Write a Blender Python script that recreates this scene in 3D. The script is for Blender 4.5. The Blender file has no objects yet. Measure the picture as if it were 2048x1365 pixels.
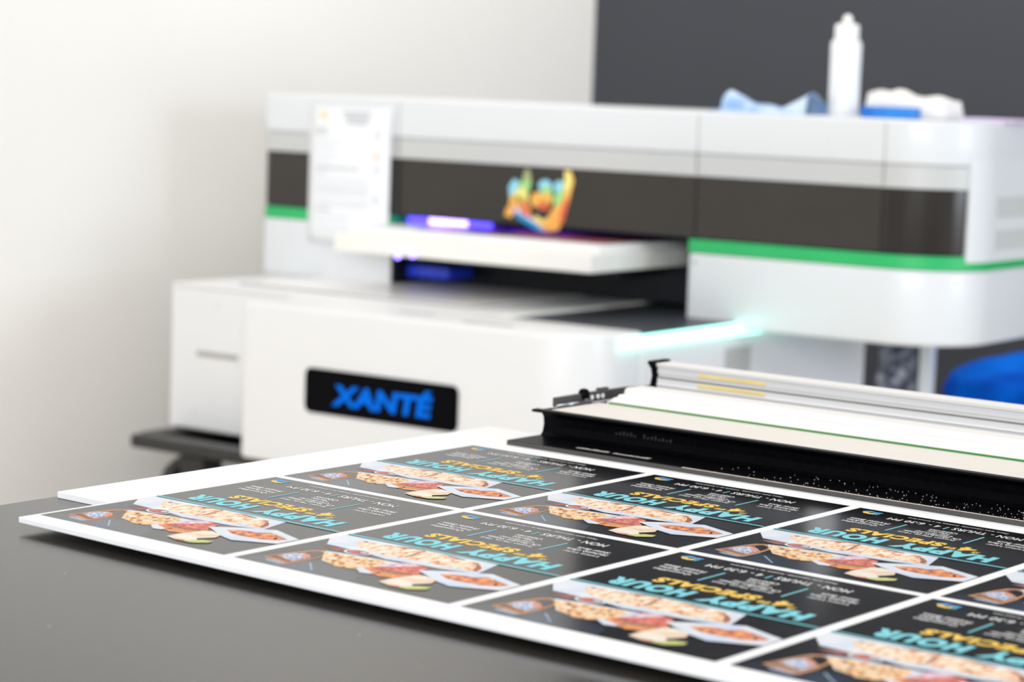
import bpy, bmesh, math, random
from mathutils import Vector, Matrix
random.seed(7)
S = bpy.context.scene
COL = S.collection

# ------------------------------------------------------------------ camera
CX, CY, CZ = 1.4535, -1.2304, 1.2797          # eye, metres (x along the printed board, y across it, z up)
PITCH, ROLL, YAW = .1117, .0358, -.6638
fw = Vector((math.sin(YAW)*math.cos(PITCH), math.cos(YAW)*math.cos(PITCH), -math.sin(PITCH)))
rt = Vector((math.cos(YAW), -math.sin(YAW), 0))
up = rt.cross(fw)
r2 = rt*math.cos(ROLL) + up*math.sin(ROLL)
u2 = up*math.cos(ROLL) - rt*math.sin(ROLL)
cd = bpy.data.cameras.new('camera'); cam = bpy.data.objects.new('camera', cd); COL.objects.link(cam)
cam.matrix_world = Matrix(((r2.x, u2.x, -fw.x, CX), (r2.y, u2.y, -fw.y, CY), (r2.z, u2.z, -fw.z, CZ), (0, 0, 0, 1)))
cd.sensor_width = 36; cd.lens = 80.15; cd.clip_start = .05; cd.clip_end = 60
cd.dof.use_dof = True; cd.dof.focus_distance = 2.02; cd.dof.aperture_fstop = 5.6
S.camera = cam

# ------------------------------------------------------------------ printer frame
DL, K = .055, 1.333
OX, OY = -.283, 1.385
CD, SD = math.cos(DL), math.sin(DL)
def PW(a, b, z):
    """printer frame (along the gantry, away from the viewer, height) -> world"""
    x = OX + a*CD - b*SD; y = OY + a*SD + b*CD
    return Vector((CX + K*(x-CX), CY + K*(y-CY), CZ + K*(z-CZ)))
def zp(real): return CZ + (real-CZ)/K          # a real height, in the printer frame
ZT = .9                                        # table top

# ------------------------------------------------------------------ world, lights, exposure
w = bpy.data.worlds.new('world'); S.world = w; w.use_nodes = True
bg = w.node_tree.nodes['Background']; bg.inputs[0].default_value = (.99, .99, 1, 1); bg.inputs[1].default_value = .42
def area(name, loc, target, sx, sy, power, color):
    l = bpy.data.lights.new(name, 'AREA'); l.shape = 'RECTANGLE'; l.size = sx; l.size_y = sy; l.energy = power; l.color = color
    o = bpy.data.objects.new(name, l); COL.objects.link(o); o.location = loc
    o.rotation_euler = (Vector(target)-Vector(loc)).to_track_quat('-Z', 'Y').to_euler(); return o
area('window_daylight', (3.4, 2.6, 1.7), (-2.0, 2.9, 1.1), 1.4, 1.5, 50, (.80, .90, 1))
area('window_daylight', (2.3, -3.6, 2.15), (-2.4, 1.6, .2), 3.0, 1.1, 158, (.95, .97, 1))
area('ceiling_fill_light', (-1.45, .3, 2.85), (-1.75, .6, 0), .9, 2.6, 10, (1, .96, .90))  # unseen fill, added to lift the lower left wall
area('ceiling_fill_light', (.5, .1, 2.85), (.5, .1, 0), 1.6, 1.0, 14, (1, .96, .90))  # unseen overhead fill, added to brighten the boards
area('ceiling_fill_light', (-1.0, 3.2, 2.85), (-1.3, 3.3, 0), 2.0, 1.2, 30, (1, .95, .88))  # unseen fill at the rear, added to brighten the far wall
S.view_settings.view_transform = 'Standard'; S.view_settings.look = 'None'
S.view_settings.gamma = 1; S.view_settings.use_curve_mapping = False
S.view_settings.exposure = .2

# ------------------------------------------------------------------ materials
M = {}
def mat(name, col, rough=.5, metal=0, emit=None, estr=0, spec=.5, noise=None, bump=None, coat=0, alpha=1, trans=0):
    m = bpy.data.materials.new(name); m.use_nodes = True; nt = m.node_tree
    p = nt.nodes['Principled BSDF']
    p.inputs['Base Color'].default_value = (*col, 1); p.inputs['Roughness'].default_value = rough
    p.inputs['Metallic'].default_value = metal; p.inputs['Specular IOR Level'].default_value = spec
    p.inputs['Coat Weight'].default_value = coat
    p.inputs['Transmission Weight'].default_value = trans
    p.inputs['Alpha'].default_value = alpha
    if emit:
        p.inputs['Emission Color'].default_value = (*emit, 1); p.inputs['Emission Strength'].default_value = estr
    tc = nt.nodes.new('ShaderNodeTexCoord')
    if noise:                                   # (scale, detail, [(pos, colour), ...])
        n = nt.nodes.new('ShaderNodeTexNoise'); n.inputs['Scale'].default_value = noise[0]; n.inputs['Detail'].default_value = noise[1]
        r = nt.nodes.new('ShaderNodeValToRGB'); cr = r.color_ramp
        while len(cr.elements) < len(noise[2]): cr.elements.new(.5)
        for e, (pos, c) in zip(cr.elements, noise[2]): e.position = pos; e.color = (*c, 1)
        if len(noise) > 3:
            mp = nt.nodes.new('ShaderNodeMapping'); mp.inputs['Scale'].default_value = noise[3]
            nt.links.new(tc.outputs['Object'], mp.inputs[0]); nt.links.new(mp.outputs[0], n.inputs['Vector'])
        else: nt.links.new(tc.outputs['Object'], n.inputs['Vector'])
        nt.links.new(n.outputs['Fac'], r.inputs[0]); nt.links.new(r.outputs[0], p.inputs['Base Color'])
    if bump:
        n = nt.nodes.new('ShaderNodeTexNoise'); n.inputs['Scale'].default_value = bump[0]; n.inputs['Detail'].default_value = 4
        b = nt.nodes.new('ShaderNodeBump'); b.inputs['Strength'].default_value = bump[1]; b.inputs['Distance'].default_value = bump[2]
        nt.links.new(tc.outputs['Object'], n.inputs['Vector']); nt.links.new(n.outputs['Fac'], b.inputs['Height'])
        nt.links.new(b.outputs[0], p.inputs['Normal'])
    M[name] = m; return m
def two(c, d=.04): return [(.3, tuple(max(0, x*(1-d)) for x in c)), (.7, tuple(min(1, x*(1+d)) for x in c))]
mat('white_paint', (.86, .845, .815), .8, noise=(1.5, 3, two((.86, .845, .815), .012)), bump=(160, .08, .001))
mat('dark_paint', (.046, .050, .061), .7, noise=(1.5, 3, two((.046, .050, .061), .04)), bump=(160, .08, .001))
mat('floor_vinyl', (.78, .70, .58), .45, noise=(3, 6, two((.80, .71, .58), .04)))
mat('ceiling_white', (.85, .85, .83), .9, noise=(30, 4, two((.85, .85, .83), .03)))
mat('laminate', (.022, .020, .017), .17, spec=.36, noise=(220, 5, [(.35, (.017, .015, .013)), (.65, (.028, .025, .021))]), bump=(500, .05, .0004))
mat('foam_board', (.86, .865, .87), .55, noise=(6, 2, two((.86, .865, .87), .008)))
mat('foam_core', (.80, .83, .87), .7, noise=(90, 3, two((.80, .83, .87), .03)))
mat('ink_black', (.006, .006, .008), .12, spec=.18, noise=(60, 3, [(.4, (.010, .010, .011)), (.7, (.016, .016, .018))]))
mat('ink_navy', (.018, .03, .055), .14, spec=.25, noise=(25, 3, [(.35, (.012, .014, .02)), (.7, (.03, .055, .10))]))
mat('ink_aqua', (.15, .60, .68), .4)
mat('ink_teal', (.03, .42, .48), .4)
mat('ink_gold', (.84, .53, .03), .4)
mat('ink_white', (.80, .80, .80), .4)
mat('ink_blue', (.02, .32, .75), .4)
mat('ink_plate', (.66, .69, .75), .4, noise=(26, 2, [(.3, (.52, .60, .74)), (.62, (.70, .715, .75))]))
mat('ink_glint', (.22, .33, .46), .3)
mat('ink_bread', (.85, .65, .45), .4, noise=(190, 8, [(.35, (.42, .11, .03)), (.43, (.80, .40, .17)), (.50, (.84, .64, .45)), (.60, (.84, .76, .64))], (1, .5, 1)))
mat('ink_crust', (.25, .05, .02), .4, noise=(320, 5, [(.38, (.05, .012, .01)), (.6, (.40, .09, .03))]))
mat('ink_nacho', (.85, .5, .2), .4, noise=(240, 7, [(.35, (.30, .07, .01)), (.43, (.74, .32, .07)), (.52, (.84, .54, .24)), (.64, (.86, .72, .50))]))
mat('ink_meat', (.6, .08, .05), .4, noise=(240, 6, [(.37, (.20, .01, .01)), (.5, (.60, .07, .03)), (.64, (.74, .22, .13))]))
mat('ink_pink', (.7, .42, .5), .4, noise=(150, 5, [(.35, (.58, .18, .26)), (.62, (.74, .58, .66))]))
mat('ink_orange', (.80, .24, .03), .4, noise=(230, 6, [(.36, (.6, .07, .01)), (.6, (.86, .34, .06))]))
mat('ink_wing', (.6, .12, .03), .4, noise=(260, 5, [(.36, (.15, .02, .01)), (.6, (.66, .14, .04))]))
mat('ink_cream', (.75, .68, .52), .4, noise=(60, 4, [(.36, (.74, .48, .28)), (.56, (.76, .71, .60))]))
mat('ink_lime', (.48, .50, .14), .4, noise=(200, 3, two((.48, .50, .14), .3)))
mat('ink_bottle', (.22, .07, .02), .4, noise=(170, 4, [(.38, (.04, .02, .015)), (.65, (.34, .10, .03))]))
mat('ink_rim', (.58, .25, .07), .4)
mat('ink_maroon', (.2, .04, .03), .4, noise=(120, 3, [(.4, (.07, .02, .02)), (.6, (.3, .06, .04))]))
mat('ink_label', (.4, .5, .7), .4, noise=(420, 4, [(.42, (.06, .12, .35)), (.54, (.60, .66, .74))]))
mat('black_anodised', (.002, .002, .003), .3, spec=.03, noise=(200, 3, two((.003, .003, .004), .3)))
mat('black_edge', (.055, .053, .052), .45, noise=(200, 3, two((.055, .053, .052), .1)))
mat('cream_plastic', (.76, .715, .66), .5, noise=(12, 2, two((.76, .715, .66), .015), (.2, 3, 3)))
mat('pale_grey', (.70, .70, .70), .5, noise=(12, 2, two((.70, .70, .70), .03), (.2, 6, 6)))
mat('white_beam', (.82, .80, .77), .5, noise=(12, 2, two((.82, .80, .77), .01), (.2, 4, 4)))
mat('edge_highlight', (.62, .54, .44), .5)
mat('brown_line', (.55, .42, .38), .6)
mat('grass_green', (.035, .20, .03), .5)
mat('yellow_mark', (.85, .66, .20), .5, noise=(30, 3, two((.85, .66, .2), .08)))
mat('steel', (.62, .64, .67), .28, 1, noise=(120, 3, two((.62, .64, .67), .06)))
mat('dust', (.75, .76, .78), .5)
mat('faded_print', (.010, .009, .008), .6)
mat('pale_print', (.62, .60, .56), .6)
mat('shell_white', (.76, .785, .81), .42, noise=(4, 2, two((.76, .785, .81), .008)), coat=.15)
mat('shell_warm', (.79, .795, .80), .42, noise=(4, 2, two((.79, .795, .80), .008)), coat=.15)
mat('trim_grey', (.58, .59, .59), .4, noise=(5, 2, two((.58, .59, .59), .015)))
mat('gloss_black', (.023, .019, .015), .16, spec=.5, noise=(9, 3, two((.026, .022, .018), .1)))
mat('sign_black', (.002, .002, .003), .35, spec=.04, noise=(9, 3, two((.002, .002, .003), .1)))
mat('sign_blue', (0, .01, .06), .6, spec=.05, emit=(0, .19, .95), estr=.72)
mat('green_stripe', (.02, .48, .14), .4, noise=(8, 2, two((.02, .48, .14), .05)))
mat('deck_black', (.042, .048, .060), .4, noise=(60, 3, two((.042, .048, .060), .1)))
mat('platen', (.92, .90, .89), .25, noise=(3, 2, two((.92, .90, .89), .01)))
mat('groove', (.22, .20, .19), .6)
mat('slot_grey', (.42, .41, .40), .6)
mat('mint_glow', (.4, 1, .9), .4, emit=(.35, 1, .80), estr=1.9)
mat('uv_glow', (.4, .3, 1), .4, emit=(.45, .32, 1), estr=4.5)
mat('uv_blue', (.05, .03, .9), .4, emit=(.10, .07, 1), estr=2.2)
mat('uv_led', (.2, .15, 1), .4, emit=(.25, .18, 1), estr=5)
mat('uv_lit_metal', (.03, .08, .92), .35, noise=(40, 2, two((.03, .08, .92), .1)))
mat('machine_black', (.006, .008, .012), .4, spec=.2, noise=(40, 3, two((.010, .012, .016), .2)))
mat('bolt_grey', (.22, .25, .28), .4, .6)
mat('bed_cream', (.86, .85, .80), .6, noise=(10, 3, two((.86, .85, .80), .015)))
mat('bed_print', (.4, .15, .12), .4, noise=(9, 4, [(.32, (.02, .02, .04)), (.42, (.10, .05, .28)), (.52, (.55, .22, .15)), (.62, (.6, .08, .12)), (.72, (.03, .06, .25))], (1, 1, 1)))
mat('paper', (.90, .915, .94), .7, noise=(5, 2, two((.90, .915, .94), .006)))
mat('ink_grey', (.55, .57, .60), .7)
mat('ink_faint', (.76, .78, .81), .7)
mat('cart_black', (.032, .030, .029), .4, spec=.35, noise=(60, 3, two((.032, .030, .029), .12)))
mat('rubber', (.02, .02, .02), .7)
mat('bottle_plastic', (.90, .91, .92), .45, noise=(12, 2, two((.90, .91, .92), .01)))
mat('cap_white', (.93, .93, .92), .45)
mat('glove_blue', (.38, .56, .82), .6, noise=(20, 3, [(.35, (.28, .46, .78)), (.65, (.62, .76, .92))]))
mat('box_blue', (.01, .20, .68), .45, noise=(20, 3, [(.35, (.008, .15, .6)), (.65, (.02, .26, .75))]))
mat('cloth_white', (.90, .885, .86), .85, noise=(20, 3, two((.90, .885, .86), .02)), bump=(60, .3, .002))
mat('pad_lilac', (.72, .62, .82), .7, noise=(20, 3, two((.72, .62, .82), .03)))
mat('bag_film', (.3, .32, .38), .3, noise=(48, 6, [(.40, (.025, .03, .055)), (.52, (.13, .15, .21)), (.66, (.45, .46, .52))]), bump=(22, .7, .01))
mat('blue_cloth', (0, .10, .62), .85, spec=.08, noise=(7, 5, [(.35, (0, .055, .42)), (.62, (0, .15, .74))]), bump=(14, .6, .02))

# ------------------------------------------------------------------ mesh builder
class MB:
    def __init__(s): s.v = []; s.f = []; s.m = []; s.sm = []; s.names = []
    def mi(s, n):
        if n not in s.names: s.names.append(n)
        return s.names.index(n)
    def face(s, pts, m, smooth=False):
        i = len(s.v); s.v += [tuple(p) for p in pts]; s.f.append(tuple(range(i, i+len(pts)))); s.m.append(s.mi(m)); s.sm.append(smooth)
    def faces(s, vs, fs, m, smooth=False):
        i = len(s.v); s.v += [tuple(p) for p in vs]
        for f in fs: s.f.append(tuple(i+k for k in f)); s.m.append(s.mi(m)); s.sm.append(smooth)
        return s
    def box(s, x0, x1, y0, y1, z0, z1, m):
        v = [(x, y, z) for z in (z0, z1) for x, y in ((x0, y0), (x1, y0), (x1, y1), (x0, y1))]
        return s.faces(v, [(3, 2, 1, 0), (4, 5, 6, 7), (0, 1, 5, 4), (1, 2, 6, 5), (2, 3, 7, 6), (3, 0, 4, 7)], m)
    def prism(s, poly, z0, z1, m, side=None, axis='z', smooth=False, top=None):
        """poly in the plane across `axis`, extruded from z0 to z1 along it"""
        def P(u, v, t): return (u, v, t) if axis == 'z' else ((t, u, v) if axis == 'x' else (u, t, v))
        n = len(poly); vs = [P(*p, z0) for p in poly] + [P(*p, z1) for p in poly]
        a, b = list(range(n)), list(range(n, 2*n))
        if axis == 'y': caps = [tuple(a), tuple(reversed(b))]
        else: caps = [tuple(reversed(a)), tuple(b)]
        s.faces(vs, [caps[0]], m); i0 = len(s.v)
        s.faces(vs, [caps[1]], top or m)
        q = [(i, (i+1) % n, n+(i+1) % n, n+i) for i in range(n)]
        if axis == 'y': q = [tuple(reversed(x)) for x in q]
        return s.faces(vs, q, side or m, smooth)
    def cyl(s, c, r, h, m, axis='z', n=24, r1=None, cap=True):
        r1 = r if r1 is None else r1; vs = []
        for t, rr in ((0, r), (h, r1)):
            for i in range(n):
                a = 2*math.pi*i/n; p = (rr*math.cos(a), rr*math.sin(a), t)
                p = p if axis == 'z' else ((p[2], p[0], p[1]) if axis == 'x' else (p[1], p[2], p[0]))
                vs.append((c[0]+p[0], c[1]+p[1], c[2]+p[2]))
        s.faces(vs, [(i, (i+1) % n, n+(i+1) % n, n+i) for i in range(n)], m, True)
        if cap: s.faces(vs, [tuple(reversed(range(n))), tuple(range(n, 2*n))], m)
        return s
    def lathe(s, c, prof, m, n=32):
        vs = []
        for r, z in prof:
            for i in range(n):
                a = 2*math.pi*i/n; vs.append((c[0]+r*math.cos(a), c[1]+r*math.sin(a), c[2]+z))
        fs = [(j*n+i, j*n+(i+1) % n, (j+1)*n+(i+1) % n, (j+1)*n+i) for j in range(len(prof)-1) for i in range(n)]
        s.faces(vs, fs, m, True)
        s.faces(vs, [tuple(reversed(range(n))), tuple(range((len(prof)-1)*n, len(prof)*n))], m); return s
    def grid(s, fn, nu, nv, m):
        vs = [fn(i/(nu-1), j/(nv-1)) for j in range(nv) for i in range(nu)]
        return s.faces(vs, [(j*nu+i, j*nu+i+1, (j+1)*nu+i+1, (j+1)*nu+i) for j in range(nv-1) for i in range(nu-1)], m, True)
    def data(s, name, tf):
        me = bpy.data.meshes.new(name); me.from_pydata([tf(Vector(p)) for p in s.v], [], s.f)
        for n in s.names: me.materials.append(M[n])
        for p, mi, sm in zip(me.polygons, s.m, s.sm): p.material_index = mi; p.use_smooth = sm
        bm = bmesh.new(); bm.from_mesh(me); bmesh.ops.remove_doubles(bm, verts=bm.verts, dist=1e-6)
        bm.to_mesh(me); bm.free(); me.update(); return me

ORG = {}
def props(o, label, cat, group=None, kind=None):
    if label: o['label'] = label
    if cat: o['category'] = cat
    if group: o['group'] = group
    if kind: o['kind'] = kind
def thing(name, label, cat, org, frame='B', group=None):
    o = bpy.data.objects.new(name, None); COL.objects.link(o); o.empty_display_size = .05
    place(o, org, frame); ORG[o.name] = (org, frame); props(o, label, cat, group); return o
def place(o, org, frame):
    if frame == 'P': o.location = PW(*org); o.rotation_euler = (0, 0, DL)
    else: o.location = org
def build(mb, name, parent=None, org=None, frame='B', label=None, cat=None, group=None, kind=None, bevel=0, seg=3, solid=0):
    """verts of mb are in the thing's frame (P: printer units, B: metres); linked as ONE object"""
    if parent is not None:
        root = parent
        while root.name not in ORG: root = root.parent
        org, frame = ORG[root.name]
    k = K if frame == 'P' else 1; o0 = Vector(org)
    me = mb.data(name, lambda p: (p-o0)*k)
    o = bpy.data.objects.new(name, me); COL.objects.link(o)
    if parent is not None: o.parent = parent
    else: place(o, org, frame)
    props(o, label, cat, group, kind)
    if solid:
        md = o.modifiers.new('thickness', 'SOLIDIFY'); md.thickness = solid
    if bevel:
        md = o.modifiers.new('bevel', 'BEVEL'); md.width = bevel; md.segments = seg; md.limit_method = 'ANGLE'; md.angle_limit = math.radians(40)
        md.harden_normals = True
        for p in me.polygons: p.use_smooth = True
    return o

def arc(cx, cy, r, a0, a1, n=10):
    return [(cx+r*math.cos(math.radians(a0+(a1-a0)*i/n)), cy+r*math.sin(math.radians(a0+(a1-a0)*i/n))) for i in range(n+1)]
def rrect(x0, x1, y0, y1, r, n=6):
    return arc(x1-r, y0+r, r, -90, 0, n)+arc(x1-r, y1-r, r, 0, 90, n)+arc(x0+r, y1-r, r, 90, 180, n)+arc(x0+r, y0+r, r, 180, 270, n)

# ------------------------------------------------------------------ lettering
_tc = {}
def glyphs(text, heavy=0, shear=0, spacing=1):
    key = (text, heavy, shear, spacing)
    if key in _tc: return _tc[key]
    cu = bpy.data.curves.new('t', 'FONT'); cu.body = text; cu.size = 1; cu.offset = heavy; cu.shear = shear
    cu.space_character = spacing; cu.resolution_u = 4; cu.fill_mode = 'FRONT'
    o = bpy.data.objects.new('t', cu); COL.objects.link(o)
    bpy.context.view_layer.update()
    me = bpy.data.meshes.new_from_object(o.evaluated_get(bpy.context.evaluated_depsgraph_get()))
    V = [(v.co.x, v.co.y) for v in me.vertices]; Fc = [tuple(p.vertices) for p in me.polygons]
    bpy.data.objects.remove(o); bpy.data.curves.remove(cu); bpy.data.meshes.remove(me)
    xs = [p[0] for p in V]; ys = [p[1] for p in V]
    _tc[key] = (V, Fc, min(xs), max(xs), min(ys), max(ys)); return _tc[key]
def letter(mb, text, x0, x1, y0, y1, m, tf, **kw):
    """fit `text` in the box x0..x1 (reading direction) by y0 (base) .. y1 (cap top); tf(x, y) -> 3D"""
    V, Fc, a, b, c, d = glyphs(text, **kw)
    vs = [tf(x0+(x-a)/(b-a)*(x1-x0), y0+(y-c)/(d-c)*(y1-y0)) for x, y in V]
    mb.faces(vs, Fc, m)

# ================================================================== THE ROOM
AW, BW = -1.0, 1.265                                         # side wall and rear wall, printer frame
def room_box(name, a0, a1, b0, b1, z0, z1, m):
    mb = MB(); c = [PW(a, b, 1) for a, b in ((a0, b0), (a1, b0), (a1, b1), (a0, b1))]
    vs = [(p.x, p.y, z) for z in (z0, z1) for p in c]
    mb.faces(vs, [(3, 2, 1, 0), (4, 5, 6, 7), (0, 1, 5, 4), (1, 2, 6, 5), (2, 3, 7, 6), (3, 0, 4, 7)], m)
    return build(mb, name, org=(0, 0, 0), kind='structure')
room_box('floor', -1.1, 3.6, -3.4, 1.365, -.1, 0, 'floor_vinyl')
room_box('wall_left', AW-.1, AW, -3.4, BW, 0, 2.9, 'white_paint')
room_box('wall_back', AW-.1, 3.6, BW, BW+.1, 0, 2.9, 'dark_paint')
room_box('baseboard_left', AW, AW+.01, -3.4, BW, 0, .1, 'dark_paint')

# ================================================================== FOREGROUND TABLE
T = thing('work_table', 'long work table with a dark semi-gloss laminate top in the foreground', 'table', (.9, .2, 0))
mb = MB(); mb.box(-.102, 2.1, -.62, .722, ZT-.032, ZT, 'laminate'); build(mb, 'table_top', T, bevel=.002)
for x in (-.04, 2.04):
    for y in (-.56, .66):
        mb = MB(); mb.box(x-.03, x+.03, y-.03, y+.03, 0, ZT-.0325, 'cart_black'); build(mb, 'leg', T, bevel=.003)
T2 = thing('side_table', 'second dark table under the rear of the board cutter', 'table', (1.0, .93, 0))
mb = MB(); mb.box(.002, 2.1, .726, 1.12, ZT-.032, ZT, 'laminate'); build(mb, 'table_top', T2, bevel=.002)
for x in (.05, 2.04):
    for y in (.77, 1.07):
        mb = MB(); mb.box(x-.03, x+.03, y-.03, y+.03, 0, ZT-.0325, 'cart_black'); build(mb, 'leg', T2, bevel=.003)
# dust specks on the laminate
mb = MB()
for _ in range(60):
    x, y = random.uniform(0, 1.2), random.uniform(-.55, -.02); r = random.uniform(.0002, .0005)
    mb.cyl((x, y, ZT+.0001), r, .0003, 'dust', n=6)
build(mb, 'dust_speck', org=(.6, -.3, ZT), label='tiny pale dust specks scattered on the bare dark table top', cat='dust', kind='stuff')

# ------------------------------------------------------------------ boards
mb = MB(); mb.box(-.094, 1.12, .099, .7125, ZT, ZT+.006, 'foam_board')
build(mb, 'blank_board', org=(-.094, .099, ZT), label='blank white foam board lying on the dark table underneath the printed board', cat='board', bevel=.0008)
ZB = ZT+.0061
PB = thing('printed_board', 'white foam board printed with rows of happy hour menu cards', 'board', (-.005, -.018, ZB))
mb = MB(); mb.prism([(-.005, -.0185), (.12, -.0220), (.35, -.0252), (1.214, -.0245), (1.214, .5915), (-.005, .5915)], ZB, ZB+.005, 'foam_board'); build(mb, 'board_sheet', PB, bevel=.0009)
ZC = ZB+.005
CW, CH, CG = .2159, .2794, .0104
def menu_card():
    """one menu; page x from its left, y from its top in mm; the page is read from the far side"""
    mb = MB()
    L = [0]
    def pt(x, y, lv): return (CW-x/1000, y/1000, ZC+.00012+.00006*lv)
    def st(pts, m, lv): mb.face([(s/1000, t/1000, ZC+.00012+.00006*lv) for s, t in pts], m)
    def tx(text, x0, x1, ytop, ybase, m, lv=3, **kw):
        letter(mb, text, x0, x1, -ybase, -ytop, m, lambda x, y: pt(x, -y, lv), **kw)
    mb.box(0, CW, 0, CH, ZC+.00002, ZC+.0001, 'ink_black')
    # picture
    def blob(cx, cy, rx, ry, m, lv, k=12, rot=0.):
        st([(cx+rx*math.cos(a)*math.cos(rot)-ry*math.sin(a)*math.sin(rot), cy+rx*math.cos(a)*math.sin(rot)+ry*math.sin(a)*math.cos(rot)) for a in [2*math.pi*q/k for q in range(k)]], m, lv)
    st([(4, 1), (120, 1), (112, 22), (70, 36), (30, 30), (8, 16)], 'ink_navy', 0)
    # beer bottle lying across the corner
    st([(20.1, 14.1), (31, 15.6), (44.7, 11.7), (41.4, 8.1), (26.2, 9.5)], 'ink_glint', 1)
    st([(13.6, 18.5), (24.2, 16.5), (36.7, 13.3), (45.1, 12.1), (46.6, 32.8), (44.9, 53.3), (38.2, 64.7), (31.1, 68.7), (24.3, 63.8), (21.1, 53.1), (17.7, 37.4)], 'ink_rim', 1.5)
    st([(15, 19.8), (25.4, 20.5), (42.5, 15.3), (44.3, 32), (43.2, 52.7), (37.6, 62.3), (31.3, 65.2), (26.1, 61.7), (22.5, 49.8), (19.3, 36.1)], 'ink_bottle', 2.5)
    st([(33.3, 48.3), (28.5, 57.3), (31.5, 63.0), (37.6, 61), (42.6, 51.3), (42.6, 41.3)], 'ink_black', 3.5)
    st([(19.4, 28.2), (19.4, 38.5), (22.2, 45.2), (28.3, 49.6), (35.0, 48.7), (43.6, 39.9), (42.7, 21.6), (35.8, 22.2)], 'ink_rim', 4)
    st([(20.4, 29.2), (20.4, 38.0), (22.9, 44.2), (28.3, 48.0), (34.6, 47.1), (42.4, 39.2), (41.5, 23.0), (36.0, 23.6)], 'ink_label', 5)
    st([(30.8, 43.3), (33.1, 47.5), (39.8, 42.1), (41.2, 37.8), (35.3, 39.6)], 'ink_meat', 6)
    # bench and the long plate with flat bread
    st([(18.6, 80.8), (26.6, 87.5), (39.5, 88.4), (60, 86), (70, 79), (45.2, 77.1), (36.9, 75.5), (25.7, 78.7)], 'ink_maroon', 1)
    st([(0, 109.5), (15.5, 89), (40, 88), (60, 86.5), (84.9, 80.8), (111.3, 84.2), (138.4, 85.8), (163.8, 92.3), (166.6, 94.5), (157.2, 130.3), (104, 130), (0, 128.5)], 'ink_plate', 2)
    st([(24, 117), (36, 102), (50, 95), (80.3, 90.4), (91.4, 94.4), (110.9, 93.4), (130.7, 94.6), (143.2, 96.0), (159.8, 95.3), (162.6, 97.5), (160.3, 106.9), (147.3, 121.9), (139.6, 124.0), (128.1, 124.1), (105.8, 127.2), (83.9, 128.4), (60.6, 122.0), (38, 121)], 'ink_bread', 3)
    st([(89.6, 97), (91.6, 97), (87.2, 126.5), (84.7, 128.2)], 'ink_crust', 4)
    st([(139.9, 122.2), (148.5, 114.8), (153.5, 107.0), (156.3, 98.5), (160.3, 98.5), (159.2, 107.3), (151.3, 116.4)], 'ink_crust', 4)
    st([(105.1, 127.9), (117.1, 126.3), (130.1, 124.4), (129.6, 121.9), (118.9, 122.9)], 'ink_crust', 4)
    st([(58.7, 123.2), (71.0, 127.4), (84.3, 128.1), (84.9, 126.7), (73.1, 125.2), (61.4, 121.3)], 'ink_crust', 4)
    blob(31, 118, 2.5, 2, 'ink_crust', 4, 8)
    # nachos on a second plate
    st([(32.3, 69.1), (49.6, 73.0), (73.2, 75.3), (104.8, 78.2), (105.5, 77.0), (99.2, 53.2), (78.9, 33.5), (54.8, 40.5)], 'ink_plate', 2)
    st([(36.8, 65.3), (52.0, 69.8), (77.2, 73.2), (95.6, 74.1), (97.7, 53.5), (96.3, 42.7), (86.4, 33.9), (78.9, 34.0), (74.9, 32.8), (67.1, 37.7), (60.8, 39.1), (51.2, 45.5), (43.6, 54.4)], 'ink_nacho', 3)
    for cx, cy in ((58, 58), (62, 47), (72, 62), (81, 54), (83, 66), (90, 58), (74, 43), (50, 63)): blob(cx, cy, 2.2, 2.6, 'ink_crust', 4, 7)
    for cx, cy in ((66, 57), (77, 49), (55, 52), (88, 48), (68, 68)): blob(cx, cy, 4.5, 4, 'ink_cream', 3.6, 8)
    # salsa cup
    blob(54, 83, 13, 8.6, 'ink_plate', 5, 18); blob(54, 83, 10.5, 6.6, 'ink_maroon', 6, 16); blob(52, 81.5, 6.5, 3.4, 'ink_meat', 7); blob(59, 84.5, 3.5, 2.4, 'ink_plate', 8, 9)
    # slider on its own little plate
    st([(92, 38.7), (96.2, 47.7), (110.6, 44.9), (117.8, 33.4), (104.3, 29.5)], 'ink_plate', 4.5)
    st([(94.6, 43.9), (99.2, 54.2), (103, 62), (126, 66), (141.2, 57.2), (141.4, 46.4), (136.2, 35.3), (121.5, 30.6), (109.5, 37.6)], 'ink_orange', 5.2)
    st([(97.7, 47.3), (101.8, 57.1), (105.3, 80.0), (117.6, 82.6), (131.1, 77.7), (138.0, 55.3), (125.1, 50.7), (111.2, 48.8)], 'ink_meat', 6)
    st([(100.0, 55.8), (103.2, 79.4), (112, 83.0), (121, 81), (117.9, 74.5), (109.6, 62.3)], 'ink_pink', 6.6)
    st([(103, 47), (112, 44), (125, 45), (138, 51), (137, 54), (124, 49.5), (111, 49)], 'ink_crust', 7)
    st([(104, 43), (114, 38.5), (128, 40), (139, 47), (139, 50), (126, 45), (113, 44)], 'ink_rim', 7)
    st([(112, 31), (113.5, 31), (116, 40), (113, 41)], 'ink_meat', 7)
    # tortilla wedge with lime
    st([(135.2, 16.0), (134.6, 28.6), (138.9, 50.9), (145.9, 56.5), (161.6, 50.7), (166.1, 40), (158, 27), (164.8, 20.6), (160.8, 12.6), (152.2, 10.8)], 'ink_cream', 8)
    st([(150.2, 11.6), (158.1, 14.8), (165.9, 25.5), (175.2, 28.7), (176.9, 21.1), (166.7, 11.4)], 'ink_lime', 9)
    st([(147.9, 12.6), (154.7, 16.5), (157.6, 13.4), (152.9, 10.8)], 'ink_meat', 10)
    # wings on a pointed white plate
    st([(129.3, 67.8), (152.3, 85.7), (177.3, 98.8), (215.7, 84.2), (215.7, 59.3), (180.5, 42.8), (162.7, 48.9)], 'ink_plate', 7)
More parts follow.
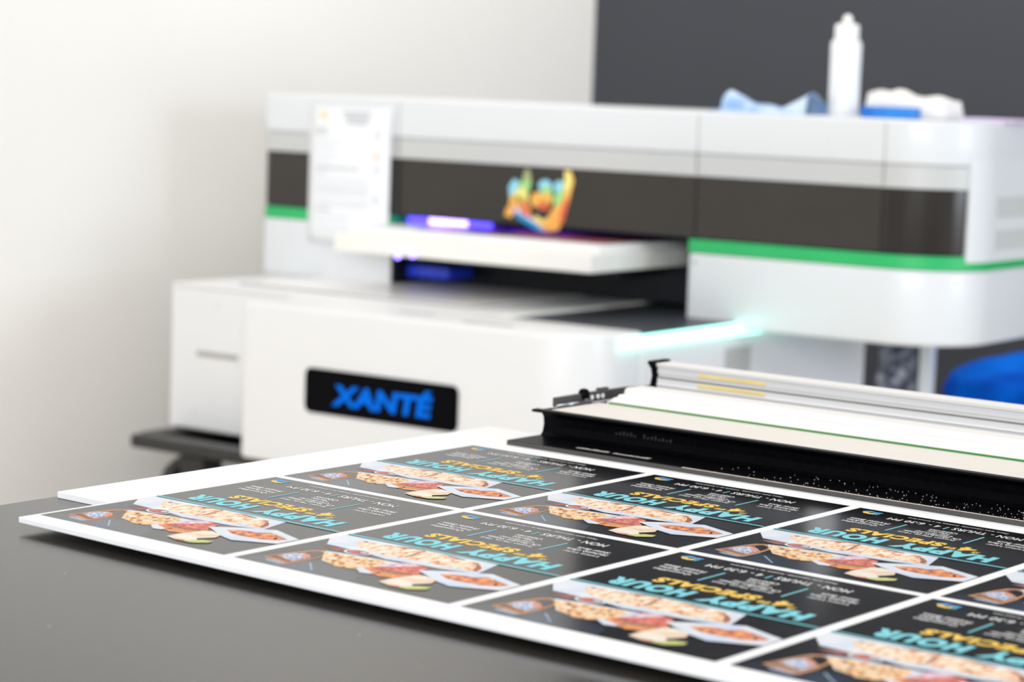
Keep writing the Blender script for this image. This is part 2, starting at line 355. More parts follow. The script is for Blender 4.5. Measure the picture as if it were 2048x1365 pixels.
    st([(149.8, 68.7), (155.1, 74.6), (164.5, 78.8), (174.2, 79.6), (181.5, 87.2), (191.1, 84.1), (210.3, 77.0), (206.3, 68.4), (194.1, 61.8), (182.8, 61.6), (173.4, 60.6), (163.0, 61.2)], 'ink_wing', 8)
    for cx, cy, rx, ry in ((156, 69.5, 5, 3.6), (166, 70, 5, 6), (176, 69, 4.5, 6), (187, 78, 6.5, 6.5), (196, 72, 6.5, 5), (187, 66, 5, 4.5), (203, 74, 4.5, 3.5)):
        blob(cx, cy, rx, ry, 'ink_orange', 9, 10)
    for cx, cy in ((161, 66), (171, 74), (171, 64), (181, 72), (192, 77)): blob(cx, cy, 1.7, 2.2, 'ink_crust', 10, 7)
    st([(54.5, 27), (57, 27), (76, 8), (74, 8)], 'ink_glint', 3)
    # teal rule, headline, price line
    st([(0, 130.2), (215.9, 130.2), (215.9, 131.8), (0, 131.8)], 'ink_aqua', 9)
    st([(0, 131.8), (215.9, 131.8), (215.9, 133), (0, 133)], 'ink_teal', 9)
    tx('HAPPY', 22, 112, 141, 166, 'ink_aqua', heavy=.062, spacing=1.16); tx('HOUR', 122.5, 195.5, 141, 166, 'ink_aqua', heavy=.062, spacing=1.16)
    tx('$', 44, 50.5, 168.5, 177.5, 'ink_gold', heavy=.04)
    tx('4', 50.5, 65, 169.5, 187.5, 'ink_gold', heavy=.045)
    tx('99', 65.5, 76.5, 169.5, 177.5, 'ink_gold', heavy=.04)
    tx('SPECIALS', 80, 171, 171, 188.5, 'ink_gold', heavy=.055, spacing=1.14)
    st([(CW*1000-73, 199), (CW*1000-71.2, 199), (CW*1000-71.2, 237.5), (CW*1000-73, 237.5)], 'ink_aqua', 3)
    st([(CW*1000-147, 199), (CW*1000-145.2, 199), (CW*1000-145.2, 237.5), (CW*1000-147, 237.5)], 'ink_aqua', 3)
    for t_, a, b, y in (('Legacy Lager', 23, 58, 211), ('Michelob Ultra', 21, 61, 219.5), ('Shiner Bock', 25, 57, 228),
                        ('Frozen Margs 16oz', 83, 137, 203), ('CK Mondavi Wines:', 81, 136, 210), ('Chardonnay', 92, 128, 217), ('Merlot', 99, 120, 224), ('Cabernet', 95, 122, 231),
                        ('Quesadillas', 161, 196, 210), ('Fried Pickles', 159, 196, 218), ('Pretzel Bites', 158, 197, 226)):
        tx(t_, a, b, y-1.2, y+5, 'ink_white', heavy=.014)
    tx('MON - THURS', 43.5, 109, 247, 257, 'ink_white', heavy=.012, spacing=1.05)
    st([(CW*1000-115.5, 244.5), (CW*1000-114, 244.5), (CW*1000-114, 256), (CW*1000-115.5, 256)], 'ink_aqua', 3)
    tx('4 - 6:30 PM', 121, 172, 247, 256.5, 'ink_white', heavy=.012, spacing=1.05)
    tx('Please drink responsibly. Available for a limited time.', 65, 162, 266.5, 271, 'ink_white', heavy=.008)
    # little two-colour emblem by the corner
    st([(10, 266), (15, 264), (20, 267), (26, 264.5), (30, 268), (28, 270), (22, 269), (16, 271.5)], 'ink_blue', 3)
    st([(11, 264), (15, 258), (22, 256.5), (26, 260), (24, 264.5), (20, 262), (15, 265)], 'ink_gold', 3)
    for k in range(2): st([(24+3*k, 257), (25.4+3*k, 257), (26.4+3*k, 264), (25+3*k, 264)], 'ink_aqua', 4)
    me = mb.data('menu_print', lambda p: p-Vector((0, 0, ZB)))
    return me
card = menu_card()
for j in range(2):
    for i in range(5):
        o = bpy.data.objects.new('menu_print', card); COL.objects.link(o); o.parent = PB
        o.location = (.005+i*(CW+CG), .018+j*(CH+CG), 0)

# ================================================================== CUTTER IN FRONT, RIGHT
PC = thing('board_cutter', 'long board cutter with black base rail and cream beams at right', 'cutter', (0, .626, ZT))
XE = 1.6
zc = ZT+.0062
def prof(name, pts, m, x0, x1, parent=PC, bevel=0, side=None):
    mb = MB(); mb.prism(pts, x0, x1, m, axis='x', side=side); return build(mb, name, parent, bevel=bevel)
base = [(.626, zc), (.626, zc+.0048), (.683, zc+.0048), (.686, zc+.008), (.688, .922), (.687, .930), (.683, .9355), (.672, .9368), (.667, .9372), (.6655, .9386), (.667, .9402),
        (.6765, .9402), (.6765, .9385), (.70, .9385), (.70, zc)]
# the flange reaches a little further to the left than the upright web
mb = MB(); mb.prism(base, 0, XE, 'black_anodised', axis='x'); build(mb, 'base_rail', PC)
mb = MB(); mb.box(.0, XE, .6252, .6258, zc+.0002, zc+.0046, 'black_edge'); build(mb, 'rail_front_face', PC)
mb = MB(); mb.box(.22, XE, .6253, .6264, zc+.0047, zc+.0052, 'edge_highlight'); build(mb, 'edge_highlight', PC)  # highlight along the flange's front bevel, painted as a tan strip
mb = MB(); mb.box(.0, .06, .700, .705, zc, .9385, 'black_edge'); build(mb, 'end_stop', PC, bevel=.001)
# lettering printed on the rail: two pale words that cannot be made out, and a worn line on the web
mb = MB(); x = .078
for wd in (11, 12):
    for k in range(wd):
        h = random.choice((.0045, .006, .0075)); mb.face([(x, .640, zc+.00495), (x+.0030, .640, zc+.00495), (x+.0036, .640+h, zc+.00495), (x+.0008, .640+h, zc+.00495)], 'pale_print'); x += .0037
    x += .006
build(mb, 'rail_lettering', PC)
mb = MB(); x = .095
for wd in (6, 8):
    for k in range(wd):
        q = random.choice((.0022, .0034, .0044))
        mb.face([(x, .6862, .9225), (x+.0030, .6862, .9225), (x+.0030, .6862, .9225+q), (x, .6862, .9225+q)], 'faded_print'); x += .0047
    x += .007
build(mb, 'worn_print', PC)
mb = MB()
for _ in range(420):
    x = .25+.95*random.random()**.8; y = random.uniform(.628, .684); r = random.uniform(.0002, .0006)
    mb.cyl((x, y, zc+.0048), r, .0004, 'dust', n=5)
build(mb, 'cutting_dust', org=(.6, .65, zc+.0048), label='glittering cutting dust sprinkled along the black rail flange', cat='dust', kind='stuff')
prof('cream_beam', [(.6770, .9386), (.6770, .9404), (.7425, .9404), (.7425, .9396), (.7445, .9396), (.7445, .9404), (.763, .9404), (.763, .9386)], 'cream_plastic', .018, XE)
prof('brown_seam', [(.7427, .9397), (.7427, .9401), (.7443, .9401), (.7443, .9397)], 'brown_line', .018, XE)
prof('green_strip', [(.7632, .9388), (.7632, .9422), (.7655, .9422), (.7655, .9388)], 'grass_green', .030, XE)
prof('middle_beam', [(.766, .9388), (.766, .9425), (.775, .9435), (.776, .9450), (.786, .9460), (.787, .9480), (.800, .9482), (.801, .9535), (.803, .9545), (.832, .9545), (.834, .953), (.834, .9388)], 'white_beam', .026, XE)
prof('beam_groove', [(.7975, .9482), (.7985, .9530), (.8009, .9530), (.8009, .9482)], 'pale_grey', .026, XE)
prof('bed_plate', [(.70, .930), (.70, .9384), (.885, .9384), (.885, .930)], 'black_edge', .004, XE)
prof('back_rail', [(.888, .925), (.888, .948), (.886, .949), (.888, .9505), (.888, .9565), (.890, .957), (.890, .9615), (.888, .962), (.888, .969), (.885, .970), (.885, .9725), (.912, .9725), (.914, .971), (.914, .925)], 'pale_grey', .007, XE)
prof('rail_cap_strip', [(.8845, .9726), (.8845, .9736), (.913, .9736), (.913, .9726)], 'white_beam', .007, XE)
prof('rail_seam', [(.8872, .9572), (.8872, .9582), (.8898, .9582), (.8898, .9572)], 'groove', .007, XE)
mb = MB(); mb.prism([(.882, .925), (.884, .945), (.888, .958), (.886, .966), (.878, .974), (.880, .976), (.914, .976), (.914, .925)], -.001, .0065, 'black_anodised', axis='x'); build(mb, 'end_cap', PC, bevel=.0006)
for z in (.9518, .9632):
    mb = MB(); mb.box(.062, .150, .8868, .8878, z, z+.0032, 'yellow_mark'); build(mb, 'yellow_mark', PC)
mb = MB(); mb.prism([(.706, .9386), (.706, .9486), (.770, .9496), (.835, .9496), (.8875, .9476), (.8875, .9386)], -.003, .002, 'black_edge', axis='x')
EB = build(mb, 'end_bracket', PC, bevel=.0005)
for y in (.770, .781, .790):
    mb = MB(); mb.cyl((.0021, y, .9440), .0026, .0012, 'cap_white', axis='x', n=16); build(mb, 'screw', EB)
mb = MB(); mb.lathe((.001, .757, .9440), [(.0055, 0), (.0062, .003), (.0062, .007), (.0045, .0095), (.002, .0105)], 'black_anodised', 16); build(mb, 'adjusting_knob', PC)
mb = MB(); mb.cyl((.003, .757, .9440), .0032, .0022, 'steel', axis='x', n=16); build(mb, 'pivot_pin', EB)
mb = MB(); mb.box(-.006, -.001, .788, .806, .9480, .9520, 'black_edge'); build(mb, 'bracket_tab', PC, bevel=.0008)
mb = MB(); mb.cyl((.008, .700, .9410), .0016, .062, 'steel', axis='y', n=12); build(mb, 'guide_rod', PC)
mb = MB(); mb.box(-.02, .006, .716, .74, ZT, .930, 'black_edge'); build(mb, 'rubber_foot', PC, bevel=.001)
for x in (.5, 1.2):
    mb = MB(); mb.box(x, x+.06, .73, .90, ZT, .9299, 'black_edge'); build(mb, 'support_block', PC)

# ================================================================== THE PRINTER (printer frame)
ZS = .7585                                                     # top of its cart
PR = thing('flatbed_printer', 'large white flatbed printer with black band and green stripe behind the table', 'printer', (-.33, 0, ZS), 'P')
A0, A1, R = -.79, .389, .107
def outline(inset=0, a_cut=None, b0=0., b1=.36):
    i = inset; p = [(A0+i, b1-i), (A0+i, b0+.02)] + arc(A0+i+.018, b0+i+.018, .018, 180, 270, 5)
    return p + arc(A1-R, b0+R, R-i, -90, 0, 24) + [(A1-i, b1-i)]
TOP = 1.2535
def band(name, z0, z1, m, inset=0, bevel=0, smooth=True):
    mb = MB(); pl = outline(inset)
    mb.prism(pl, z0, z1, m, smooth=False)
    o = build(mb, name, PR, bevel=bevel)
    return o
def softcurve(o):
    for p in o.data.polygons: p.use_smooth = True
    for e in o.data.edges: pass
    md = o.modifiers.new('sharp', 'EDGE_SPLIT'); md.split_angle = math.radians(30)
for nm, z0, z1, m, ins in (('gantry_cover', 1.1955, TOP, 'shell_white', 0), ('grey_band', 1.1655, 1.195, 'trim_grey', .001), ('black_band', 1.081, 1.165, 'gloss_black', .0022)):
    o = band(nm, z0, z1, m, ins)
    if nm == 'gantry_cover':
        md = o.modifiers.new('bevel', 'BEVEL'); md.width = .006; md.segments = 3; md.limit_method = 'ANGLE'; md.angle_limit = math.radians(40)
    softcurve(o)
# white ventilated side cover wrapped on the right end
def ring(a_from, extra, z0, z1):
    outer = [(A1-R+(R+extra)*math.cos(math.radians(t)), R+(R+extra)*math.sin(math.radians(t))) for t in [a_from+(0-a_from)*i/10 for i in range(11)]]+[(A1+extra, .35)]
    inner = [(A1-R+(R-.012)*math.cos(math.radians(t)), R+(R-.012)*math.sin(math.radians(t))) for t in [a_from+(0-a_from)*i/10 for i in range(11)]]+[(A1-.012, .35)]
    return outer+inner[::-1]
mb = MB(); mb.prism(ring(-28, .0025, 0, 0), 1.071, 1.205, 'shell_white'); SC = build(mb, 'side_cover', PR); softcurve(SC)
for z0, z1 in ((1.086, 1.112), (1.128, 1.156)):
    mb = MB()
    for k in range(26):
        b = .118+.0088*k; mb.box(A1+.0022, A1+.0029, b, b+.003, z0, z1, 'slot_grey')
    build(mb, 'vent', SC)
# green stripe: left part, right part around the corner
GL = [(A0+.001, .30), (A0+.001, .02)]+arc(A0+.019, .019, .018, 180, 270, 5)+[(-.526, .001), (-.526, .30)]
GRr = [(-.006, .30), (-.006, -.001)]+arc(A1-R, R-.001, R+.001, -90, 0, 24)+[(A1+.001, .36)]
for pl in (GL, GRr):
    mb = MB(); mb.prism(pl, 1.0605, 1.0785, 'green_stripe'); o = build(mb, 'green_stripe', PR); softcurve(o)
mb = MB(); mb.prism(GL, .9745, 1.060, 'shell_white'); o = build(mb, 'lower_cover', PR); softcurve(o)
lc = [(-.006, .34), (-.006, -.002)]+arc(A1-R, R-.002, R+.002, -90, 0, 24)+[(A1+.002, .36)]
mb = MB(); mb.prism(lc, .9605, 1.060, 'shell_white'); o = build(mb, 'lower_cover', PR)
md = o.modifiers.new('bevel', 'BEVEL'); md.width = .008; md.segments = 3; md.limit_method = 'ANGLE'; md.angle_limit = math.radians(40); softcurve(o)
# thin black gap between upper and lower covers, black plate added behind the opening to stop light
mb = MB(); mb.prism(outline(.004), 1.0787, 1.0808, 'machine_black'); build(mb, 'gap_seal', PR)
mb = MB(); mb.box(-.53, -.005, .30, .35, .9745, 1.078, 'machine_black'); build(mb, 'rear_light_block', PR)
# panel seams
for a, z0, z1 in ((-.5165, 1.081, 1.248), (.001, 1.081, 1.248), (.2815, 1.081, 1.248)):
    mb = MB(); mb.box(a-.0005, a+.0005, -.0004, .004, 1.168, z1, 'groove'); mb.box(a-.0007, a+.0007, .0012, .004, z0, 1.166, 'machine_black'); build(mb, 'panel_seam', PR)
mb = MB(); mb.box(-.524, -.515, -.0008, .004, 1.0815, 1.1645, 'cart_black'); build(mb, 'hinge_strip', PR)
for a, z in ((.004, 1.0475), (.2625, 1.0485), (-.16, .0)):
    if z:
        mb = MB(); mb.cyl((a, -.0028, z), .0028, .002, 'slot_grey', axis='y', n=14); build(mb, 'cover_screw', PR)
# colourful hand emblem on the black band
mb = MB()
def em(pts, m, lv): mb.face([(a, .0016-.0003*lv, z) for a, z in pts], m)
mat('em_sky', (.30, .72, .88), .5); mat('em_cyan', (0, .36, .72), .5); mat('em_green', (.38, .75, .25), .5); mat('em_yellow', (.92, .85, .25), .5)
mat('em_orange', (.98, .50, .10), .5); mat('em_red', (.85, .13, .08), .5); mat('em_pink', (.92, .60, .70), .5); mat('em_olive', (.38, .42, .2), .5)
def ell(cx, cz, ra, rz, rot=0, n=16):
    return [(cx+ra*math.cos(t)*math.cos(rot)-rz*math.sin(t)*math.sin(rot), cz+ra*math.cos(t)*math.sin(rot)+rz*math.sin(t)*math.cos(rot)) for t in [2*math.pi*i/n for i in range(n)]]
em([(-.312, 1.119), (-.3135, 1.134), (-.305, 1.1455), (-.297, 1.143), (-.291, 1.130), (-.294, 1.113)], 'em_sky', 1)       # thumb-side knuckle
em([(-.297, 1.138), (-.2905, 1.1425), (-.2865, 1.156), (-.276, 1.156), (-.274, 1.141), (-.281, 1.118), (-.295, 1.12)], 'em_green', 1)
em(ell(-.2815, 1.151, .006, .010), 'em_olive', 2)
em([(-.308, 1.121), (-.296, 1.133), (-.283, 1.132), (-.277, 1.118), (-.292, 1.110)], 'em_yellow', 2)
em([(-.313, 1.108), (-.309, 1.121), (-.290, 1.121), (-.277, 1.112), (-.272, 1.096), (-.282, 1.092), (-.294, 1.104)], 'em_orange', 2)
em([(-.290, 1.113), (-.282, 1.112), (-.275, 1.098), (-.282, 1.092)], 'em_red', 3)
em([(-.320, 1.092), (-.316, 1.103), (-.307, 1.108), (-.301, 1.099), (-.308, 1.088)], 'em_orange', 1)
em([(-.306, 1.099), (-.298, 1.109), (-.284, 1.099), (-.262, 1.087), (-.240, 1.075), (-.25, 1.072), (-.275, 1.080), (-.292, 1.089)], 'em_pink', 2)
em([(-.300, 1.098), (-.285, 1.093), (-.262, 1.082), (-.247, 1.072), (-.262, 1.074), (-.284, 1.083), (-.300, 1.092)], 'em_cyan', 3)
em(ell(-.2495, 1.138, .012, .009), 'em_sky', 1); em(ell(-.2250, 1.137, .010, .010), 'em_sky', 1)
em(ell(-.247, 1.126, .011, .012), 'em_green', 2); em(ell(-.247, 1.118, .011, .010), 'em_orange', 3); em(ell(-.250, 1.110, .011, .007), 'em_red', 3)
em([(-.268, 1.128), (-.258, 1.128), (-.257, 1.106), (-.270, 1.108), (-.275, 1.118)], 'em_orange', 2)
em([(-.2165, 1.162), (-.206, 1.162), (-.200, 1.148), (-.207, 1.120), (-.2145, 1.092), (-.224, 1.076), (-.245, 1.0725), (-.262, 1.088), (-.244, 1.092), (-.231, 1.112), (-.219, 1.135), (-.2165, 1.148)], 'em_orange', 2)
em([(-.2165, 1.160), (-.208, 1.161), (-.203, 1.148), (-.207, 1.132), (-.217, 1.135)], 'em_yellow', 3)
em([(-.2245, 1.133), (-.215, 1.135), (-.219, 1.118), (-.231, 1.108), (-.235, 1.122)], 'em_green', 3)
em([(-.209, 1.120), (-.213, 1.097), (-.223, 1.080), (-.222, 1.100), (-.215, 1.122)], 'em_red', 3)
em([(-.262, 1.096), (-.252, 1.087), (-.241, 1.091), (-.246, 1.084), (-.262, 1.084), (-.268, 1.09)], 'em_yellow', 3)
build(mb, 'hand_emblem', PR, label='rainbow coloured horned hand emblem')

# base body
zb = .9735
mb = MB(); mb.box(-.738, .078, -.250, .392, ZS+.001, .969, 'shell_warm'); build(mb, 'base_body', PR, bevel=.006)
mb = MB(); mb.box(-.738, -.1575, -.250, .392, .9692, zb, 'shell_warm'); build(mb, 'deck_frame', PR, bevel=.002)
mb = MB(); mb.box(-.142, .074, -.244, .392, .9692, .9705, 'deck_black'); build(mb, 'black_deck', PR)
mb = MB(); mb.box(-.157, -.143, -.244, .392, .9706, .9738, 'bed_cream'); build(mb, 'deck_edge', PR, bevel=.001)
hp = [(-.48, -.246)]+arc(-.468, -.373, .012, 180, 270, 5)+arc(.078-.085, -.385+.085, .085, -90, 0, 16)+[(.078, -.246)]
mb = MB(); mb.prism(hp, ZS+.001, .9745, 'shell_warm'); FH = build(mb, 'front_housing', PR)
md = FH.modifiers.new('bevel', 'BEVEL'); md.width = .008; md.segments = 4; md.limit_method = 'ANGLE'; md.angle_limit = math.radians(50); softcurve(FH)
for a0, a1, b in ((-.265, -.205, -.31), (-.135, -.055, -.345)):
    mb = MB(); mb.prism(rrect(a0, a1, b-.006, b+.006, .0055), .9746, .9752, 'slot_grey'); build(mb, 'finger_recess', PR)
mb = MB(); mb.prism(rrect(-.665, -.240, -.185, .28, .006), zb+.0001, zb+.0012, 'groove'); build(mb, 'platen_gasket', PR)
mb = MB(); mb.prism(rrect(-.661, -.244, -.181, .276, .004), zb+.0013, zb+.0024, 'platen'); build(mb, 'glass_platen', PR)
mb = MB(); mb.box(-.684, -.604, -.2512, -.2505, .8695, .8775, 'slot_grey'); build(mb, 'side_slot', PR)
for a, z in ((-.649, .947), (-.690, .789)):
    mb = MB(); mb.cyl((a, -.2515, z), .004, .0012, 'ink_faint', axis='y', n=18); build(mb, 'body_screw', PR)
# name plate
mb = MB(); mb.prism([(x, z) for x, z in rrect(-.3615, -.108, .8365, .8965, .010)], -.3872, -.3852, 'sign_black', axis='y'); SP = build(mb, 'sign_panel', PR)
mb = MB(); letter(mb, 'XANT\u00c9', -.315, -.1475, .8500, .8850, 'sign_blue', lambda x, y: (x, -.3875, y), heavy=.045, shear=.12, spacing=1.03); build(mb, 'sign_lettering', SP, label='glowing blue XANT\u00c9 lettering')
# mint light strip down the right side, vents
mb = MB(); mb.box(.0782, .0842, -.305, .385, .9535, .9705, 'mint_glow'); build(mb, 'light_strip', PR, bevel=.002, label='glowing mint green light strip')
mb = MB()
for k in range(9): mb.box(.0782, .0788, -.035, .036, .900+.0042*k, .9025+.0042*k, 'slot_grey')
build(mb, 'side_vent', PR)
# print bed on its carriage, lamps
mb = MB(); mb.box(-.522, -.075, -.14, .28, 1.0315, 1.0575, 'bed_cream'); build(mb, 'print_bed', PR, bevel=.0025)
mb = MB(); mb.box(-.520, -.015, .095, .28, .9765, 1.0308, 'machine_black'); CR = build(mb, 'bed_carriage', PR, bevel=.003)
mb = MB(); mb.box(-.5255, -.5205, .003, .295, .9765, 1.0595, 'machine_black'); build(mb, 'dark_lining', PR)  # black lining added to darken the white leg's inner side
mb = MB(); mb.box(-.50, -.10, -.03, .095, 1.018, 1.0308, 'machine_black'); build(mb, 'carriage_arm', CR)
for a, z, r in ((-.465, 1.012, .006), (-.246, 1.0125, .006), (-.174, 1.020, .005), (-.150, 1.022, .005)):
    mb = MB(); mb.cyl((a, .0885, z), r, .006, 'bolt_grey', axis='y', n=18); build(mb, 'bolt', CR)
mb = MB(); mb.box(-.519, -.440, .032, .0948, .986, 1.004, 'uv_lit_metal'); build(mb, 'uv_lit_block', CR, bevel=.002)  # blue of the ultraviolet light on this block, put into its colour
for a, z in ((-.403, 1.0345), (-.376, 1.0380)):
    mb = MB(); mb.lathe((a, -.1405, z-.007), [(.001, 0), (.003, .001), (.0042, .004), (.003, .007), (.001, .008)], 'uv_led', 16); build(mb, 'indicator_lamp', CR, label='glowing blue indicator lamp')
mb = MB(); mb.box(-.512, -.470, .022, .03, 1.0690, 1.0800, 'uv_blue'); mb.box(-.470, -.400, .02, .03, 1.0690, 1.0800, 'uv_glow'); mb.box(-.40, -.36, .022, .03, 1.0690, 1.0800, 'uv_blue'); build(mb, 'curing_lamp', PR, label='glowing violet ultraviolet curing lamp')
l = bpy.data.lights.new('curing_lamp_light', 'AREA'); l.shape = 'RECTANGLE'; l.size = .35; l.size_y = .008; l.energy = .55; l.color = (.10, .06, 1)
o = bpy.data.objects.new('curing_lamp_light', l); COL.objects.link(o); o.location = PW(-.36, .04, 1.078); o.rotation_euler = (math.radians(80), 0, DL)

# printed board lying on the bed
BP = thing('printed_board', 'white panel with a colourful print lying on the printer bed', 'board', (-.29, .08, 1.0577), 'P')
mb = MB(); mb.box(-.520, -.085, -.105, .27, 1.0577, 1.0660, 'foam_board'); build(mb, 'panel_sheet', BP, bevel=.0015)
mb = MB(); mb.box(-.44, -.105, -.060, .25, 1.0661, 1.0664, 'bed_print'); build(mb, 'colour_print', BP)

# sheet of paper taped to the gantry
NP = thing('paper_sheet', 'white sheet of printed instructions taped to the left of the printer front', 'paper', (-.607, -.004, 1.03), 'P')
mb = MB()
mb.grid(lambda u, v: (-.6865+.158*u, -.0035-.004*math.sin(u*3.1)*(1-v), 1.030+.209*v+.002*u), 9, 9, 'paper'); build(mb, 'sheet', NP, solid=-.0004)
mb = MB()
def ln(a0, a1, z, m, h=.0028): mb.face([(a0, -.0095, z), (a1, -.0095, z), (a1, -.0095, z+h), (a0, -.0095, z+h)], m)
def words(a0, a1, z, m, h=.0026):
    a = a0
    while a < a1: d = random.uniform(.004, .011); ln(a, min(a1, a+d), z, m, h); a += d+.002
words(-.618, -.566, 1.2275, 'ink_grey', .004); words(-.614, -.568, 1.2205, 'ink_grey', .004); words(-.610, -.572, 1.2135, 'ink_grey', .004)
build(mb, 'heading_text', NP); mb = MB()
for z in (1.202, 1.196): words(-.672, -.648, z, 'ink_grey', .003)
for k, (z, r) in enumerate(((1.184, .62), (1.174, .63), (1.163, .625), (1.153, .64))): words(-.668, -r, z, 'ink_faint')
words(-.668, -.585, 1.1430, 'ink_grey', .003); words(-.668, -.650, 1.136, 'ink_faint', .004)
for z in (1.127, 1.117, 1.111, 1.105, 1.093, 1.087): words(-.668, -.566, z, 'ink_faint')
words(-.668, -.640, 1.079, 'ink_grey', .003)
for z in (1.070, 1.060, 1.050): words(-.668, -.600, z, 'ink_faint')
build(mb, 'typed_text', NP); mb = MB()
for z in (1.192, 1.140, 1.095):
    mb = MB(); ln(-.556, -.548, z, 'ink_faint', .012); build(mb, 'margin_text', NP)
mb = MB()
ln(-.5525, -.5490, 1.160, 'em_orange', .010)
build(mb, 'orange_mark', NP)
mb = MB(); ln(-.662, -.655, 1.2235, 'yellow_mark', .006); mb.face([(-.660, -.0097, 1.221), (-.650, -.0097, 1.221), (-.653, -.0097, 1.228)], 'yellow_mark'); build(mb, 'yellow_emblem', NP)

# ------------------------------------------------------------------ cart under the printer
CT = thing('printer_cart', 'black steel cart with a tray frame carrying the printer', 'cart', (-.33, 0, zp(0)), 'P')
zf0, zf1 = ZS-.019, ZS
mb = MB()
mb.box(-.725, .06, -.345, -.312, zf0, zf1, 'cart_black'); mb.box(-.725, .06, .34, .37, zf0, zf1, 'cart_black')
mb.box(-.725, -.700, -.312, .34, zf0, zf1, 'cart_black'); mb.box(.035, .06, -.312, .34, zf0, zf1, 'cart_black')
build(mb, 'top_frame', CT, bevel=.006)
mb = MB(); mb.box(-.699, .034, -.311, .339, zf0-.004, zf0+.002, 'machine_black'); build(mb, 'tray', CT)
for a in (-.66, -.61):
    mb = MB(); mb.cyl((a, -.285, zf0+.002), .006, .009, 'bolt_grey', n=16); build(mb, 'frame_bolt', CT)
zg = zp(.10)
for a in (-.625, -.04):
    for b in (-.30, .32):
        mb = MB(); mb.box(a-.022, a+.022, b-.022, b+.022, zp(.12), zf0-.0045, 'cart_black'); build(mb, 'leg', CT, bevel=.003)
        mb = MB(); mb.box(a-.012, a+.012, b-.012, b+.012, zp(.075), zp(.12)-.0005, 'steel'); CS = build(mb, 'caster', CT)
        mb = MB(); mb.cyl((a-.012, b, zp(.0)+.0295), .029, .024, 'rubber', axis='x', n=24); build(mb, 'wheel', CS)
# cranked brace under the left front corner
mb = MB()
pts = [(-.640, zf0-.005), (-.655, zf0-.014), (-.672, zf0-.028), (-.682, zf0-.050), (-.680, zf0-.075)]
for (a, z), (c, d) in zip(pts, pts[1:]): mb.faces([(a-.008, -.318, z), (c-.008, -.318, d), (c+.010, -.318, d), (a+.010, -.318, z), (a-.008, -.298, z), (c-.008, -.298, d), (c+.010, -.298, d), (a+.010, -.298, z)], [(0, 1, 2, 3), (7, 6, 5, 4), (0, 4, 5, 1), (3, 2, 6, 7)], 'cart_black')
mb.box(-.682, -.62, -.318, -.298, zf0-.080, zf0-.066, 'cart_black')
build(mb, 'corner_brace', CT)
mb = MB(); mb.box(-.70, .035, -.32, .345, zp(.20), zp(.22), 'cart_black'); build(mb, 'lower_shelf', CT, bevel=.003)

# ------------------------------------------------------------------ things on the gantry
BB = thing('squeeze_bottle', 'slim white plastic squeeze bottle standing on the printer top', 'bottle', (.168, .10, TOP), 'P')
mb = MB(); mb.lathe((.168, .10, TOP+.0002), [(.0195, 0), (.0208, .002), (.0208, .050), (.0212, .092), (.0212, .096), (.0198, .1015), (.0165, .104)], 'bottle_plastic'); build(mb, 'bottle_body', BB)
mb = MB(); mb.lathe((.168, .10, TOP+.1043), [(.0165, 0), (.0167, .002), (.0165, .018), (.014, .0205), (.0068, .0212)], 'cap_white'); CP = build(mb, 'screw_cap', BB)
mb = MB(); mb.lathe((.168, .10, TOP+.1257), [(.0066, 0), (.0070, .003), (.0062, .0085), (.003, .0115), (.001, .012)], 'cap_white', 20); build(mb, 'nozzle', CP)

def bowtie(u, v):                                              # crumpled pale blue glove lying in front of the bottle
    a = .016+.128*u; w = abs(u-.60)/.6
    h = .003+.024*w**.8*(1 if u < .6 else 1.55)*(.35+.65*math.sin(math.pi*v)**.6)
    return (a, .030+.075*v+.01*math.sin(9*u), TOP+.0005+h*(.9+.25*math.sin(7*u+5*v)) if .02 < v < .98 else TOP+.0005)
mb = MB(); mb.grid(bowtie, 33, 13, 'glove_blue')
mb.grid(lambda u, v: (-.004+.06*u, .012+.05*v, TOP+.0008+.004*math.sin(math.pi*u)*math.sin(math.pi*v)), 12, 8, 'glove_blue')
build(mb, 'rubber_glove', org=(.08, .07, TOP), frame='P', label='crumpled pale blue disposable glove on the printer top left of the bottle', cat='glove')
mb = MB(); mb.box(.209, .283, .070, .0995, TOP+.0002, TOP+.0155, 'box_blue')
build(mb, 'blue_box', org=(.246, .085, TOP), frame='P', label='flat bright blue box in front of the white wipe, right of the bottle', cat='box', bevel=.0015)
def rag(u, v):
    a = .196+.114*u; b = .104+.075*v
    prof = .0300+.0075*math.exp(-((u-.24)/.16)**2)-.004*max(0, u-.75)*4
    edge = 1 if (u < .60) else 1
    z = prof+.0016*math.sin(13*u+6*v)+.0012*math.sin(21*v)
    if v < .02 or v > .98: z = .0022
    if u > .98: z = .0022
    if u < .02: z = .0022
    return (a-(.006 if u > .98 else 0)*0, b, TOP+z)
mb = MB(); mb.grid(rag, 41, 13, 'cloth_white')
build(mb, 'folded_wipe', org=(.25, .12, TOP), frame='P', label='heaped white cleaning wipe behind the blue box', cat='cloth', solid=.002)
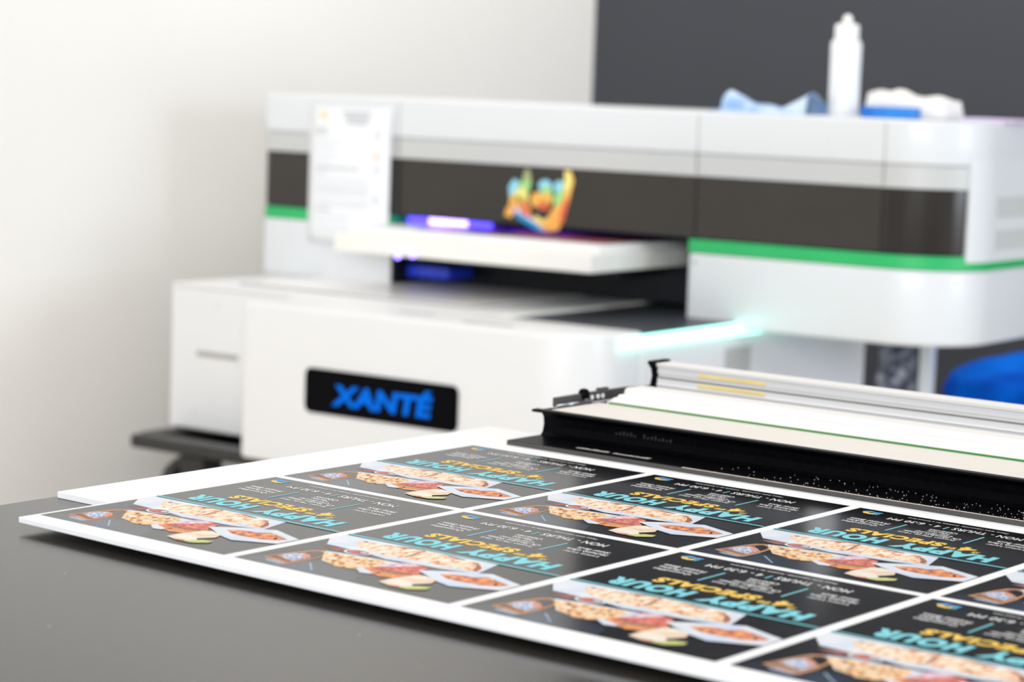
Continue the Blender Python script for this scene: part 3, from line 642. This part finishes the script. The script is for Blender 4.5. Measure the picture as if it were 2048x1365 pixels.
mb = MB(); mb.prism(rrect(.322, .402, .13, .20, .006), TOP+.0002, TOP+.0048, 'pad_lilac')
build(mb, 'lilac_pad', org=(.36, .16, TOP), frame='P', label='thin lilac pad lying flat at the right end of the printer top', cat='pad', bevel=.001)

# ------------------------------------------------------------------ behind the printer, under its right arm
PS = thing('white_post', 'slim white upright post behind the right arm of the printer', 'post', (.162, .43, zp(0)), 'P')
mb = MB(); mb.box(.1525, .171, .422, .440, zp(.012), .952, 'shell_white'); build(mb, 'upright', PS, bevel=.002)
mb = MB(); mb.box(.12, .20, .39, .47, zp(0), zp(.0115), 'shell_white'); build(mb, 'foot_plate', PS, bevel=.002)
mb = MB(); mb.box(.085, .1525, .4285, .4335, .944, .949, 'shell_white'); build(mb, 'hanging_arm', PS)
mb = MB()
def film(u, v): return (.0825+.0665*u, .4225+.006*math.sin(9*u+4*v)+.004*math.sin(17*v+3*u), .9435-.40*v)
mb.grid(film, 22, 60, 'bag_film')
build(mb, 'plastic_film', org=(.115, .42, .9435), frame='P', label='crumpled grey plastic film hanging beside the white post', cat='plastic film', solid=.002)

def cover(u, v):
    # blanket over a low bin: u round the heap, v from the crown down to the floor
    t = 2*math.pi*u; s = min(1, v/.28); r = .170*s**.7
    sq = 1/max(abs(math.cos(t)), abs(math.sin(t)))**.55
    wob = 1+(.05*math.sin(5*t+3*v)+.035*math.sin(11*t-7*v)+.02*math.sin(23*t+5*v))*min(1, v*3)
    z = .903-.040*s*s-.004*math.sin(3*t) if v <= .28 else .863-(v-.28)/.72*(.863-zp(.012))-.006*math.sin(4*t)*(1-v)
    z += .006*math.sin(9*t+26*v)*min(1, 4*v)*(1-v)
    r *= 1+.10*max(0, v-.28)+(-.10 if .42 < v < .55 else 0)
    return (.327+r*sq*wob*math.cos(t), .62+r*sq*wob*math.sin(t), z)
mb = MB(); mb.grid(cover, 64, 46, 'blue_cloth')
build(mb, 'draped_cloth', org=(.325, .62, zp(0)), frame='P', label='bright blue cloth draped over a heap behind the cutter', cat='cloth')
